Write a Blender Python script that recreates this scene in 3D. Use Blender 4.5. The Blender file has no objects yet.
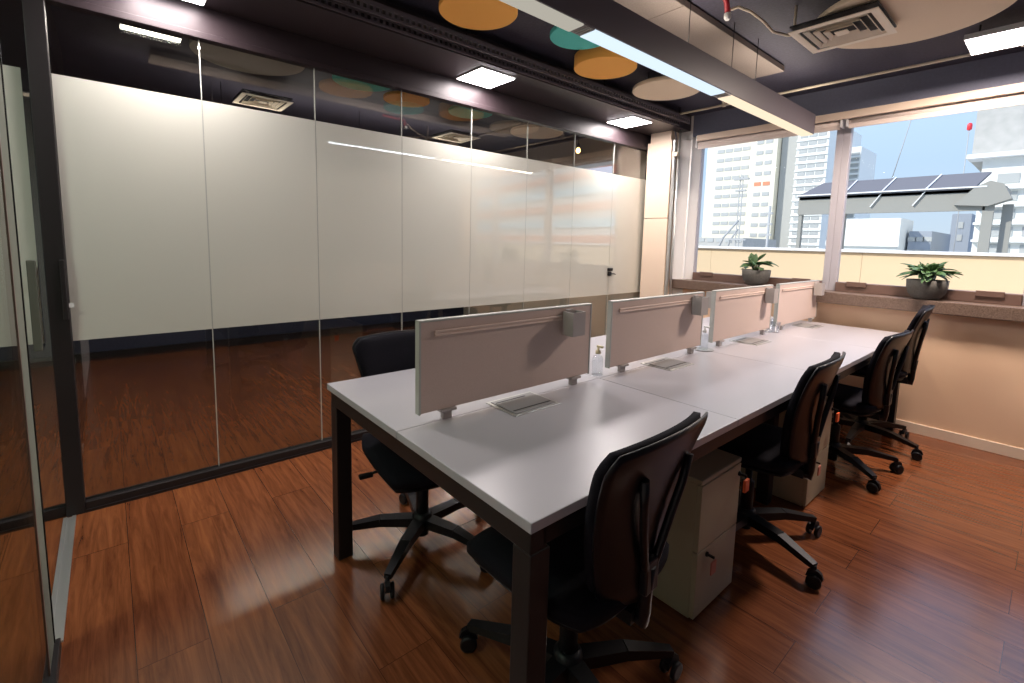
import bpy, bmesh, math, random
from mathutils import Vector, Matrix
random.seed(7)
PI = math.pi
S = bpy.context.scene
COL = S.collection

# ------------------------------------------------------------------ materials
def mat(name, color, rough=0.5, metal=0.0, spec=0.5, emit=None, estr=0.0, coat=0.0):
    m = bpy.data.materials.new(name); m.use_nodes = True
    b = m.node_tree.nodes['Principled BSDF']
    b.inputs['Base Color'].default_value = (*color, 1)
    b.inputs['Roughness'].default_value = rough
    b.inputs['Metallic'].default_value = metal
    b.inputs['Specular IOR Level'].default_value = spec
    b.inputs['Coat Weight'].default_value = coat
    if emit:
        b.inputs['Emission Color'].default_value = (*emit, 1)
        b.inputs['Emission Strength'].default_value = estr
    return m

def noisy(name, c1, c2, scale=20, rough=0.6, bump=0.0, stretch=(1, 1, 1), detail=4, metal=0, spec=.5, coord='Object'):
    m = mat(name, c1, rough, metal, spec); nt = m.node_tree; N = nt.nodes; L = nt.links
    b = N['Principled BSDF']
    tc = N.new('ShaderNodeTexCoord'); mp = N.new('ShaderNodeMapping'); mp.inputs['Scale'].default_value = stretch
    nz = N.new('ShaderNodeTexNoise'); nz.inputs['Scale'].default_value = scale; nz.inputs['Detail'].default_value = detail
    rp = N.new('ShaderNodeValToRGB'); rp.color_ramp.elements[0].position = .3; rp.color_ramp.elements[1].position = .7
    rp.color_ramp.elements[0].color = (*c1, 1); rp.color_ramp.elements[1].color = (*c2, 1)
    L.new(tc.outputs[coord], mp.inputs[0]); L.new(mp.outputs[0], nz.inputs['Vector'])
    L.new(nz.outputs['Fac'], rp.inputs[0]); L.new(rp.outputs[0], b.inputs['Base Color'])
    if bump:
        bp = N.new('ShaderNodeBump'); bp.inputs['Strength'].default_value = bump; bp.inputs['Distance'].default_value = .002
        L.new(nz.outputs['Fac'], bp.inputs['Height']); L.new(bp.outputs[0], b.inputs['Normal'])
    return m

def wood_floor():
    m = mat('laminate_floor', (.2, .07, .03), .3); nt = m.node_tree; N = nt.nodes; L = nt.links
    b = N['Principled BSDF']; b.inputs['Specular IOR Level'].default_value = .9
    tc = N.new('ShaderNodeTexCoord')
    mp = N.new('ShaderNodeMapping'); L.new(tc.outputs['Object'], mp.inputs[0])
    br = N.new('ShaderNodeTexBrick'); L.new(mp.outputs[0], br.inputs['Vector'])
    br.offset = .37; br.inputs['Scale'].default_value = 1
    br.inputs['Brick Width'].default_value = 1.25; br.inputs['Row Height'].default_value = .19
    br.inputs['Mortar Size'].default_value = .0013; br.inputs['Mortar Smooth'].default_value = .1
    br.inputs['Color1'].default_value = (0, 0, 0, 1); br.inputs['Color2'].default_value = (1, 1, 1, 1)
    br.inputs['Mortar'].default_value = (.5, .5, .5, 1); br.inputs['Bias'].default_value = 0
    # grain: noise stretched along the plank, shifted per plank
    ad = N.new('ShaderNodeVectorMath'); ad.operation = 'MULTIPLY_ADD'
    ad.inputs[1].default_value = (3, 7, 5); L.new(br.outputs['Color'], ad.inputs[0]); L.new(tc.outputs['Object'], ad.inputs[2])
    mg = N.new('ShaderNodeMapping'); mg.inputs['Scale'].default_value = (1.6, 22, 1); L.new(ad.outputs[0], mg.inputs[0])
    nz = N.new('ShaderNodeTexNoise'); nz.inputs['Scale'].default_value = 1.6; nz.inputs['Detail'].default_value = 8; nz.inputs['Roughness'].default_value = .65
    nz.inputs['Distortion'].default_value = .8
    L.new(mg.outputs[0], nz.inputs['Vector'])
    rp = N.new('ShaderNodeValToRGB'); e = rp.color_ramp.elements
    e[0].position = .25; e[0].color = (.085, .023, .010, 1); e[1].position = .75; e[1].color = (.31, .105, .037, 1)
    L.new(nz.outputs['Fac'], rp.inputs[0])
    tone = N.new('ShaderNodeMix'); tone.data_type = 'RGBA'; tone.blend_type = 'MULTIPLY'; tone.inputs[0].default_value = 1
    r2 = N.new('ShaderNodeValToRGB'); r2.color_ramp.elements[0].color = (.88, .82, .80, 1); r2.color_ramp.elements[1].color = (1.08, 1.05, 1.0, 1)
    L.new(br.outputs['Color'], r2.inputs[0]); L.new(rp.outputs[0], tone.inputs[6]); L.new(r2.outputs[0], tone.inputs[7])
    dk = N.new('ShaderNodeMix'); dk.data_type = 'RGBA'; dk.inputs[7].default_value = (.075, .023, .011, 1)
    L.new(br.outputs['Fac'], dk.inputs[0]); L.new(tone.outputs[2], dk.inputs[6]); L.new(dk.outputs[2], b.inputs['Base Color'])
    bp = N.new('ShaderNodeBump'); bp.inputs['Strength'].default_value = .09; bp.inputs['Distance'].default_value = .0015
    L.new(nz.outputs['Fac'], bp.inputs['Height']); L.new(bp.outputs[0], b.inputs['Normal'])
    mr = N.new('ShaderNodeMapRange'); mr.inputs[3].default_value = .15; mr.inputs[4].default_value = .24
    L.new(nz.outputs['Fac'], mr.inputs[0]); L.new(mr.outputs[0], b.inputs['Roughness'])
    return m

def glass_mat(name, tint=(.9, .95, .92), base=.08, rough=0.0):
    m = bpy.data.materials.new(name); m.use_nodes = True; nt = m.node_tree; N = nt.nodes; L = nt.links
    N.clear(); out = N.new('ShaderNodeOutputMaterial'); mx = N.new('ShaderNodeMixShader')
    tr = N.new('ShaderNodeBsdfTransparent'); tr.inputs[0].default_value = (*tint, 1)
    gl = N.new('ShaderNodeBsdfGlossy'); gl.inputs['Roughness'].default_value = rough
    fr = N.new('ShaderNodeLayerWeight'); fr.inputs[0].default_value = .5
    pw_ = N.new('ShaderNodeMath'); pw_.operation = 'POWER'; pw_.inputs[1].default_value = 5
    mr = N.new('ShaderNodeMapRange'); mr.inputs[1].default_value = 0; mr.inputs[2].default_value = 1
    mr.inputs[3].default_value = base; mr.inputs[4].default_value = 1
    L.new(fr.outputs['Facing'], pw_.inputs[0]); L.new(pw_.outputs[0], mr.inputs[0]); L.new(mr.outputs[0], mx.inputs[0]); L.new(tr.outputs[0], mx.inputs[1]); L.new(gl.outputs[0], mx.inputs[2])
    L.new(mx.outputs[0], out.inputs[0]); return m

def frost_mat():
    m = bpy.data.materials.new('frosted_film'); m.use_nodes = True; nt = m.node_tree; N = nt.nodes; L = nt.links
    N.clear(); out = N.new('ShaderNodeOutputMaterial'); mx = N.new('ShaderNodeMixShader')
    d = N.new('ShaderNodeBsdfDiffuse'); d.inputs[0].default_value = (.66, .66, .59, 1)
    t = N.new('ShaderNodeBsdfTranslucent'); t.inputs[0].default_value = (.80, .80, .72, 1)
    mx.inputs[0].default_value = .12
    L.new(d.outputs[0], mx.inputs[1]); L.new(t.outputs[0], mx.inputs[2])
    g = N.new('ShaderNodeBsdfGlossy'); g.inputs['Roughness'].default_value = .015
    lw = N.new('ShaderNodeLayerWeight'); lw.inputs[0].default_value = .5
    pw_ = N.new('ShaderNodeMath'); pw_.operation = 'POWER'; pw_.inputs[1].default_value = 1.9
    mr = N.new('ShaderNodeMapRange'); mr.inputs[3].default_value = .04; mr.inputs[4].default_value = 1
    m2 = N.new('ShaderNodeMixShader')
    L.new(lw.outputs['Facing'], pw_.inputs[0]); L.new(pw_.outputs[0], mr.inputs[0]); L.new(mr.outputs[0], m2.inputs[0])
    L.new(mx.outputs[0], m2.inputs[1]); L.new(g.outputs[0], m2.inputs[2]); L.new(m2.outputs[0], out.inputs[0]); return m

def emis(name, c, s):
    m = bpy.data.materials.new(name); m.use_nodes = True; N = m.node_tree.nodes; N.clear()
    e = N.new('ShaderNodeEmission'); e.inputs[0].default_value = (*c, 1); e.inputs[1].default_value = s
    o = N.new('ShaderNodeOutputMaterial'); m.node_tree.links.new(e.outputs[0], o.inputs[0]); return m

M = dict(
    floor=wood_floor(),
    white=mat('desk_laminate', (.43, .415, .45), .30, spec=.65),
    dark=mat('graphite_steel', (.016, .013, .014), .42, spec=.4),
    panel=noisy('divider_fabric', (.60, .47, .41), (.66, .52, .46), 400, .85, .2),
    seal=mat('joint_seal', (.45, .46, .42), .6),
    alu=mat('aluminium', (.62, .62, .60), .35, .8),
    alu_matte=mat('aluminium_matte', (.50, .50, .47), .5, .3),
    rail=mat('rail_peach', (.80, .64, .55), .45),
    grey=mat('grey_plastic', (.42, .38, .36), .5),
    steel_grey=mat('grey_lid', (.30, .30, .30), .4, .3),
    blackp=mat('black_plastic', (.006, .006, .008), .42, spec=.3),
    shell=mat('black_shell_gloss', (.006, .006, .009), .33, spec=.35),
    fabric=noisy('black_fabric', (.006, .0055, .009), (.013, .012, .018), 500, .9, .3, spec=.15),
    cab=mat('cabinet_beige', (.40, .35, .24), .45),
    orange=mat('orange_tag', (.95, .16, .04), .5),
    pink=mat('pink_tag', (.62, .22, .16), .6),
    frost=frost_mat(),
    glass=glass_mat('partition_glass', (.97, .98, .97), .14),
    doorglass=glass_mat('door_glass', (.84, .90, .84), .05),
    winglass=glass_mat('window_glass', (.98, .99, .99), .0005),
    ceil=noisy('ceiling_dark', (.030, .027, .046), (.046, .042, .070), 60, .7, .8),
    soffit=mat('soffit_dark', (.036, .027, .032), .40),
    fascia=mat('fascia_gloss', (.030, .021, .024), .42, spec=.25),
    d_or=noisy('felt_orange', (.96, .46, .095), (1.0, .50, .11), 300, .9, .2),
    d_te=noisy('felt_teal', (.09, .56, .51), (.11, .62, .56), 300, .9, .2),
    d_cr=noisy('felt_cream', (.80, .66, .50), (.85, .71, .54), 300, .9, .2),
    d_gr=noisy('felt_grey', (.42, .42, .38), (.46, .46, .42), 300, .9, .2),
    slab=noisy('mineral_board', (.19, .155, .14), (.23, .19, .17), 120, .9, .3),
    beam=mat('beam_grey', (.10, .085, .10), .45),
    wall=mat('wall_cream', (.80, .56, .38), .6),
    wallc=mat('wall_pale', (.62, .57, .48), .6),
    wallw=mat('wall_white', (.82, .80, .78), .6),
    walln=noisy('wall_navy', (.02, .025, .05), (.035, .04, .075), 60, .6),
    col=mat('column_peach', (.82, .66, .52), .5),
    base=mat('baseboard_cream', (.80, .66, .52), .5),
    granite=noisy('granite', (.08, .05, .038), (.22, .155, .12), 140, .35, detail=8),
    bronze=mat('bronze_frame', (.17, .105, .085), .4, .3),
    jamb=mat('grey_jamb', (.42, .40, .44), .5, .2),
    blind=mat('roller_fabric', (.72, .62, .56), .6),
    duct=mat('diffuser_white', (.90, .80, .66), .5),
    ductdark=mat('diffuser_dark', (.01, .01, .012), .6),
    red=mat('red_paint', (.35, .02, .03), .4),
    cream=mat('cream_conduit', (.72, .62, .48), .5),
    greyg=mat('grey_green_profile', (.10, .105, .085), .8, spec=.2),
    rubber=mat('rubber', (.004, .004, .004), .9, spec=.1),
    greyl=mat('door_profile', (.20, .22, .18), .8, spec=.2),
    lintel=noisy('lintel_paint', (.15, .16, .22), (.17, .18, .25), 60, .7),
    clear=glass_mat('clear_plastic', (.93, .95, .97), .08),
    whitep=mat('white_plastic', (.8, .8, .8), .4),
    amber=mat('amber_pump', (.70, .58, .36), .4),
    pot=noisy('pot_stone', (.065, .062, .055), (.10, .095, .085), 80, .7, .2),
    soil=mat('soil', (.03, .02, .012), .9),
    leaf=noisy('leaf_green', (.035, .085, .028), (.075, .15, .055), 30, .5),
    stem=mat('stem_green', (.08, .14, .04), .5),
    parapet=mat('parapet_peach', (.70, .54, .35), .8),
    cap=mat('parapet_cap', (.80, .80, .80), .6),
    concrete=noisy('concrete', (.42, .41, .38), (.50, .48, .45), 2, .9),
    canopyf=mat('canopy_grey', (.17, .165, .18), .9, spec=.1),
    canopyb=mat('canopy_beige', (.33, .32, .29), .9, spec=.1),
    bcream=mat('tower_cream', (.74, .70, .58), .8),
    bwhite=mat('tower_white', (.78, .78, .74), .8),
    bgrey=mat('tower_grey', (.42, .42, .40), .8),
    win=mat('far_window', (.42, .43, .42), .6),
    winor=mat('far_window_orange', (.70, .25, .14), .6),
    slate=mat('slate_grey', (.30, .33, .38), .8),
    bandr=mat('band_salmon', (.92, .36, .24), .7),
    bandb=mat('band_pale_blue', (.45, .85, .98), .7),
    beacon=mat('beacon_red', (.85, .04, .05), .4),
    mast=mat('mast_grey', (.40, .40, .40), .6),
    led=emis('led_white', (1, .93, .95), 14),
    led_warm=emis('led_warm', (1, .80, .58), .68),
    led_cool=emis('led_cool', (.72, .86, 1), .66),
    led_dim=emis('led_dim', (.50, .47, .40), .55),
    ledn=emis('led_next_room', (1, .95, .80), 5),
    bulb=emis('bulb_warm', (1, .55, .2), 6),
)

# ------------------------------------------------------------------ mesh helpers
class MB:
    def __init__(s): s.bm = bmesh.new()
    def box(s, x0, x1, y0, y1, z0, z1, bev=0.0, seg=2):
        t = bmesh.new(); r = bmesh.ops.create_cube(t, size=1)
        for v in t.verts: v.co = Vector(((x0+x1)/2+v.co.x*(x1-x0), (y0+y1)/2+v.co.y*(y1-y0), (z0+z1)/2+v.co.z*(z1-z0)))
        if bev: bmesh.ops.bevel(t, geom=list(t.edges), offset=bev, segments=seg, affect='EDGES', profile=.5)
        return s.merge(t)
    def merge(s, t, mx=None):
        if mx is not None: bmesh.ops.transform(t, matrix=mx, verts=t.verts)
        vm = {v: s.bm.verts.new(v.co) for v in t.verts}
        for f in t.faces:
            try: nf = s.bm.faces.new([vm[v] for v in f.verts]); nf.smooth = f.smooth
            except ValueError: pass
        t.free(); return s
    def tbox(s, mx, sx, sy, sz, bev=0.0, seg=2):
        t = bmesh.new(); bmesh.ops.create_cube(t, size=1)
        for v in t.verts: v.co = Vector((v.co.x*sx, v.co.y*sy, v.co.z*sz))
        if bev: bmesh.ops.bevel(t, geom=list(t.edges), offset=bev, segments=seg, affect='EDGES', profile=.5)
        return s.merge(t, mx)
    def bar(s, a, b, wa, ha, wb=None, hb=None):
        """tapered rectangular bar from a to b (width sideways, height along z)"""
        wb = wb or wa; hb = hb or ha
        a = Vector(a); b = Vector(b); d = (b-a).normalized(); up = Vector((0, 0, 1)) if abs(d.z) < .95 else Vector((1, 0, 0))
        sd = d.cross(up).normalized(); up = sd.cross(d)
        V = []
        for p, w, h in ((a, wa, ha), (b, wb, hb)):
            for u, v in ((-1, -1), (1, -1), (1, 1), (-1, 1)): V.append(s.bm.verts.new(p+sd*u*w/2+up*v*h/2))
        for q in ((0, 3, 2, 1), (4, 5, 6, 7), (0, 1, 5, 4), (1, 2, 6, 5), (2, 3, 7, 6), (3, 0, 4, 7)):
            s.bm.faces.new([V[i] for i in q])
        return s
    def tube(s, pts, r, n=10, radii=None):
        pts = [Vector(p) for p in pts]; rings = []
        ref = Vector((0, 0, 1))
        for i, p in enumerate(pts):
            d = (pts[min(i+1, len(pts)-1)]-pts[max(i-1, 0)]).normalized()
            if i == 0:
                u = d.cross(ref if abs(d.z) < .9 else Vector((1, 0, 0))).normalized()
            else:
                u = (u-d*u.dot(d)).normalized()
            w = d.cross(u); rr = radii[i] if radii else r
            rings.append([s.bm.verts.new(p+(u*math.cos(2*PI*k/n)+w*math.sin(2*PI*k/n))*rr) for k in range(n)])
        for i in range(len(rings)-1):
            for k in range(n):
                f = s.bm.faces.new((rings[i][k], rings[i][(k+1) % n], rings[i+1][(k+1) % n], rings[i+1][k])); f.smooth = True
        s.bm.faces.new(rings[0][::-1]); s.bm.faces.new(rings[-1]); return s
    def lathe(s, prof, c=(0, 0, 0), n=32, smooth=True):
        rings = []; cx, cy, cz = c
        for r, z in prof:
            rings.append([s.bm.verts.new((cx+r*math.cos(2*PI*k/n), cy+r*math.sin(2*PI*k/n), cz+z)) for k in range(n)])
        for i in range(len(rings)-1):
            for k in range(n):
                f = s.bm.faces.new((rings[i][k], rings[i][(k+1) % n], rings[i+1][(k+1) % n], rings[i+1][k])); f.smooth = smooth
        s.bm.faces.new(rings[0][::-1]); s.bm.faces.new(rings[-1]); return s
    def sheet(s, fn, nu, nv, th):
        """thick sheet: fn(u,v)->(Vector point, Vector normal)"""
        A = [[None]*(nv+1) for _ in range(nu+1)]; B = [[None]*(nv+1) for _ in range(nu+1)]
        for i in range(nu+1):
            for j in range(nv+1):
                p, n = fn(i/nu, j/nv)
                e = min(i, nu-i, 2)/2; g = min(j, nv-j, 2)/2
                t = th*(.45+.55*min(e, g))
                A[i][j] = s.bm.verts.new(p+n*t/2); B[i][j] = s.bm.verts.new(p-n*t/2)
        def q(a, b, c, d):
            f = s.bm.faces.new((a, b, c, d)); f.smooth = True
        for i in range(nu):
            for j in range(nv):
                q(A[i][j], A[i+1][j], A[i+1][j+1], A[i][j+1]); q(B[i][j], B[i][j+1], B[i+1][j+1], B[i+1][j])
        for i in range(nu):
            q(A[i][0], B[i][0], B[i+1][0], A[i+1][0]); q(A[i][nv], A[i+1][nv], B[i+1][nv], B[i][nv])
        for j in range(nv):
            q(A[0][j], A[0][j+1], B[0][j+1], B[0][j]); q(A[nu][j], B[nu][j], B[nu][j+1], A[nu][j+1])
        return s
    def poly(s, pts, ax, d0, d1):
        """extrude a polygon; pts are 2D in the two axes other than ax (order xyz)"""
        def mk(p, d):
            c = list(p); c.insert(ax, d); return s.bm.verts.new(c)
        a = [mk(p, d0) for p in pts]; b = [mk(p, d1) for p in pts]; n = len(pts)
        s.bm.faces.new(a); s.bm.faces.new(b[::-1])
        for i in range(n): s.bm.faces.new((a[i], b[i], b[(i+1) % n], a[(i+1) % n]))
        return s
    def build(s, name, m, parent=None, kind=None, label=None):
        bmesh.ops.recalc_face_normals(s.bm, faces=s.bm.faces)
        me = bpy.data.meshes.new(name); s.bm.to_mesh(me); s.bm.free()
        me.materials.append(M[m] if isinstance(m, str) else m)
        o = bpy.data.objects.new(name, me); COL.objects.link(o)
        if parent: o.parent = parent
        if kind: o['kind'] = kind
        if label: o['label'] = label
        return o

def empty(name, label=None, cat=None, loc=(0, 0, 0), rz=0, group=None, kind=None):
    o = bpy.data.objects.new(name, None); o.empty_display_size = .05; COL.objects.link(o)
    o.location = loc; o.rotation_euler = (0, 0, rz)
    tag(o, label, cat, group, kind); return o
def tag(o, label=None, cat=None, group=None, kind=None):
    for k, v in (('label', label), ('category', cat), ('group', group), ('kind', kind)):
        if v: o[k] = v
    return o
def kids(o): return [c for c in bpy.data.objects if c.parent == o]
def copy_tree(o, parent=None):
    c = o.copy(); COL.objects.link(c)
    if parent: c.parent = parent
    for k in kids(o): copy_tree(k, c)
    return c
def place(proto, used, loc, rz, label, group):
    o = proto if not used[0] else copy_tree(proto)
    used[0] = True
    o.location = loc; o.rotation_euler = (0, 0, rz); o['label'] = label
    if group: o['group'] = group
    return o
def box(name, m, x0, x1, y0, y1, z0, z1, parent=None, kind=None, bev=0.0, label=None):
    return MB().box(x0, x1, y0, y1, z0, z1, bev).build(name, m, parent, kind, label)

# ------------------------------------------------------------------ dimensions (metres; camera stands at x=y=0)
XP = -2.932          # glass partition plane
YW = 4.45            # inner face of the window wall
YD = -0.20           # door plane
XR = 0.66            # right wall
ZC = 2.60            # ceiling
GT = 2.31            # top of the glass
XN = -6.4            # far wall of the neighbouring room

# ------------------------------------------------------------------ room shell
box('floor', 'floor', XN-.1, 1.0, -2.4, YW+.05, -.12, 0, kind='structure')
box('ceiling', 'ceil', XN-.1, 1.0, -2.4, YW+.3, ZC, ZC+.15, kind='structure')
box('wall_right', 'walln', XR, XR+.1, YD-.1, YW+.05, 0, ZC, kind='structure')
box('baseboard_right', 'dark', XR-.03, XR, YD, YW-.02, 0, .07, kind='structure')
box('wall_back', 'wallw', -1.02, XR, YD-.06, YD, 0, ZC, kind='structure')
box('wall_corridor', 'wallw', XP+.02, XR+.1, -2.3, -2.2, 0, ZC, kind='structure')
box('wall_corridor_end', 'wallw', XR+.1, XR+.2, -2.3, YD-.1, 0, ZC, kind='structure')
# window wall: below the sill, lintel, left pier
box('wall_front', 'wall', -2.50, XR, YW, YW+.25, 0, .90, kind='structure')
box('wall_front_left', 'wallw', XP-.04, -2.50, YW, YW+.25, 0, ZC, kind='structure')
box('wall_front_lintel', 'lintel', -2.50, XR, YW, YW+.25, 2.40, ZC, kind='structure')
box('wall_front_right', 'wall', .55, XR, YW, YW+.25, .90, 2.40, kind='structure')
box('baseboard_front', 'base', -2.40, XR-.03, YW-.015, YW, 0, .075, kind='structure', bev=.003)
box('trim_1', 'col', -2.44, XR, YW-.03, YW, 2.345, 2.40, kind='structure', bev=.003)
MB().box(-2.60, XR, YW-.08, YW+.16, .90, .99, .006).build('trim_2', 'granite', kind='structure')
# neighbouring room
box('wall_far', 'walln', XN-.1, XN, -2.4, YW+.25, 0, ZC, kind='structure')
box('baseboard_far', 'dark', XN, XN+.03, -2.3, YW, 0, .09, kind='structure')
box('wall_far_front', 'wallc', XN, XP-.04, YW, YW+.25, 0, .95, kind='structure')
box('wall_far_front_upper', 'wallc', XN, XP-.04, YW, YW+.25, 2.30, ZC, kind='structure')
box('wall_far_front_pier', 'wallc', -3.45, XP-.04, YW, YW+.25, .95, 2.30, kind='structure')
box('wall_far_front_corner', 'wallc', XN, -6.0, YW, YW+.25, .95, 2.30, kind='structure')
box('wall_far_back', 'wallc', XN, XP+.02, -2.4, -2.3, 0, ZC, kind='structure')

# ------------------------------------------------------------------ glass partition (wall_left)
part = empty('wall_left', kind='structure')
seams = [-.145, .405, .968, 1.524, 2.09, 2.65, 3.217, 3.781, 4.36]
seams[1] = .407
for a, b in zip(seams, seams[1:]):
    MB().box(XP-.010, XP, a+.003, b-.003, .05, GT).build('glass_pane', 'glass', part)
    MB().box(XP+.0005, XP+.0015, a+.0025, b-.0025, .825, 2.005).build('frosted_film', 'frost', part)
for s_ in seams[1:-1]:
    MB().box(XP-.010, XP+.0005, s_-.002, s_+.002, .05, GT).build('joint_seal', 'seal', part)
MB().box(XP-.03, XP+.03, -.145, 4.36, 0, .05, .003).box(XP+.03, XP+.036, -.145, 4.36, 0, .014).build('bottom_rail', 'dark', part)
MB().box(XP-.03, XP+.028, -.145, 4.36, GT-.012, GT+.02, .003).box(XP-.03, XP+.018, -.145, 4.36, GT+.02, GT+.05).build('top_rail', 'fascia', part)
MB().box(XP-.035, XP+.035, -.212, -.145, 0, GT+.15, .003).build('post', 'dark', part)
MB().box(XP-.03, XP+.03, 4.36, 4.39, 0, GT+.02, .003).build('end_post', 'dark', part)
MB().box(XP-.05, XP+.012, -2.3, 4.45, GT+.05, 2.46).build('fascia', 'fascia', part)
MB().box(XP+.0015, XP+.03, 3.755, 3.815, 1.062, 1.092, .006).box(XP+.0015, XP+.028, 3.76, 3.80, 1.015, 1.055, .008).tube([(XP+.02, 3.80, 1.035), (XP+.045, 3.815, 1.035), (XP+.045, 3.835, 1.03)], .005, 8).build('door_lock', 'blackp', part)
# soffit + perforated cable tray
sof = empty('trim_3', kind='structure')
MB().box(XP-.05, -2.52, -.2, 4.44, 2.455, ZC).build('soffit', 'soffit', sof)
tray = empty('cable_tray', 'black perforated cable tray running along the ceiling beside the glass partition', 'cable tray', (0, 0, 2.46))
for x_ in (-2.505, -2.40):
    m_ = MB().box(x_-.004, x_+.004, -.1, 4.2, 0, .014).box(x_-.004, x_+.004, -.1, 4.2, .036, .06)
    y = -.1
    while y < 4.2:
        m_.box(x_-.004, x_+.004, y, y+.014, .014, .036); y += .034
    m_.build('side_rail', 'beam', tray)
MB().box(-2.505, -2.40, -.1, 4.2, .055, .062).build('tray_floor', 'dark', tray)
for y in (.4, 1.7, 3.0, 4.1):
    MB().tube([(-2.45, y, .06), (-2.45, y, ZC-2.46)], .004).build('hanger_rod', 'dark', tray)

# door of the neighbouring room in the same glass line
d2 = empty('door_2', kind='structure')
MB().box(XP-.010, XP, -1.12, -.216, .05, GT).build('glass_pane', 'glass', d2)
MB().box(XP+.0005, XP+.0015, -1.12, -.236, .825, 2.005).build('frosted_film', 'frost', d2)
MB().box(XP-.02, XP+.02, -1.12, -.212, 0, .05, .003).build('bottom_rail', 'dark', d2)
MB().box(XP-.02, XP+.02, -1.12, -.212, GT-.01, GT+.05, .003).build('top_rail', 'dark', d2)
h_ = MB().box(XP+.03, XP+.05, -.268, -.238, .80, 1.20, .004)
h_.box(XP, XP+.03, -.260, -.246, .84, .86).box(XP, XP+.03, -.260, -.246, 1.14, 1.16).build('door_handle', 'greyg', d2)
box('wall_left_far', 'wallc', XP-.04, XP+.02, -2.3, -1.12, 0, GT+.05, kind='structure')
lk = MB().box(XP+.035, XP+.05, -.165, -.148, .93, 1.20, .003).build('door_latch', 'dark', part)
MB().box(XP+.036, XP+.04, -.145, -.128, .985, 1.005).build('strike_plate', 'whitep', part)

# sliding glass door of this room
d1 = empty('door_1', kind='structure')
MB().box(-1.90, -1.02, YD-.005, YD+.005, .03, GT).build('glass_pane', 'doorglass', d1)
MB().box(-1.94, -1.81, YD-.006, YD+.006, .02, GT).build('edge_rail', 'greyl', d1)
MB().box(-1.957, -1.94, YD-.008, YD+.008, .02, GT).build('gasket', 'rubber', d1)
MB().box(-1.81, -1.795, YD-.007, YD+.007, .02, GT).build('inner_gasket', 'bronze', d1)
MB().box(-1.96, -1.02, YD-.02, YD+.02, 0, .04, .003).build('bottom_rail', 'dark', d1)
MB().box(-2.92, -1.02, YD-.03, YD+.03, GT, ZC).build('door_header', 'dark', d1)
MB().box(-2.89, -1.99, YD-.022, YD-.008, 0, .006).box(-2.89, -1.99, YD+.008, YD+.022, 0, .006).box(-2.89, -1.99, YD-.008, YD+.008, 0, .002).build('trim_4', 'alu', kind='structure')
# frosted band on the camera-side door leaf's outer half is out of frame

# ------------------------------------------------------------------ windows
def window(n, x0, x1):
    w = empty('window_%d' % n, kind='structure')
    Y0, Y1 = 4.55, 4.61; zb, zt = .95 if n > 3 else .99, 2.30 if n > 3 else 2.40; f = .05
    fr = MB().box(x0, x0+f, Y0, Y1, zb, zt, .004).box(x1-f, x1, Y0, Y1, zb, zt, .004)
    fr.box(x0+f, x1-f, Y0, Y1, zt-f, zt, .004)
    fr.build('frame_sides', 'jamb', w)
    MB().box(x0+f, x1-f, Y0-.02, Y1, zb, zb+.075, .004).build('bottom_rail', 'bronze', w)
    MB().box(x0+f, x1-f, Y0+.025, Y0+.032, zb+.075, zt-f).build('window_pane', 'winglass', w)
    for hx in ((x0+.13, x0+.26), (x1-.27, x1-.13)):
        MB().box(hx[0], hx[1], Y0-.035, Y0-.02, zb+.045, zb+.085, .003).build('sash_handle', 'bronze', w)
    return w
window(1, -2.498, -1.25); window(2, -1.25, -.10); window(3, -.10, .56); window(4, -6.0, -4.72); window(5, -4.72, -3.45)
MB().poly([(-2.585, 4.33), (-2.455, 4.549), (-2.499, 4.549), (-2.499, 4.449), (-2.60, 4.449)], 2, .99, 2.37).build('trim_5', 'wallw', kind='structure')
for i, (x0, x1) in enumerate(((-2.47, -1.24), (-1.22, -.08), (-.06, .54))):
    b_ = empty('roller_blind', ('rolled-up pale roller blind above the left window pane',
        'rolled-up pale roller blind above the middle window pane', 'rolled-up pale roller blind above the right edge window pane')[i], 'blind', (0, 0, 0), group=None)
    MB().tube([(x0+.02, 4.49, 2.325), (x1-.02, 4.49, 2.325)], .026, 16).build('rolled_fabric', 'blind', b_)
    MB().box(x0+.02, x1-.02, 4.468, 4.476, 2.275, 2.297, .003).box(x0+.02, x1-.02, 4.469, 4.472, 2.29, 2.33).build('bottom_bar', 'blind', b_)
    for xx in (x0+.005, x1-.015):
        MB().box(xx, xx+.012, 4.45, 4.53, 2.29, 2.40, .002).build('bracket', 'whitep', b_)

# ------------------------------------------------------------------ corner column, strut, pilaster
c_ = empty('column_casing', 'peach boxed column casing in two pieces between the glass partition and the window', 'column', (-2.75, 4.35, 0))
MB().box(-.145, .13, -.07, .10, 0, 1.598, .003).build('lower_cover', 'col', c_)
MB().box(-.145, .13, -.07, .10, 1.604, 2.36, .003).box(-.12, .11, -.06, .09, 2.36, 2.48, .003).build('upper_cover', 'col', c_)
st = empty('steel_strut', 'grey metal strut with thin pipes standing beside the peach column casing', 'pipe', (-2.595, 4.32, 0))
MB().box(-.018, .004, -.03, 0, 0, 2.36, .002).build('channel', 'alu', st)
MB().tube([(.022, .02, 0), (.022, .02, 2.52)], .011).build('pipe', 'alu', st)
MB().box(-.02, .035, -.035, -.005, 2.20, 2.24).build('clamp', 'cream', st)
MB().tube([(.0, .0, 2.36), (-.02, -.01, 2.47), (-.06, -.02, 2.52), (-.12, .0, 2.50), (-.16, .03, 2.54)], .008).build('conduit', 'beam', st)

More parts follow.
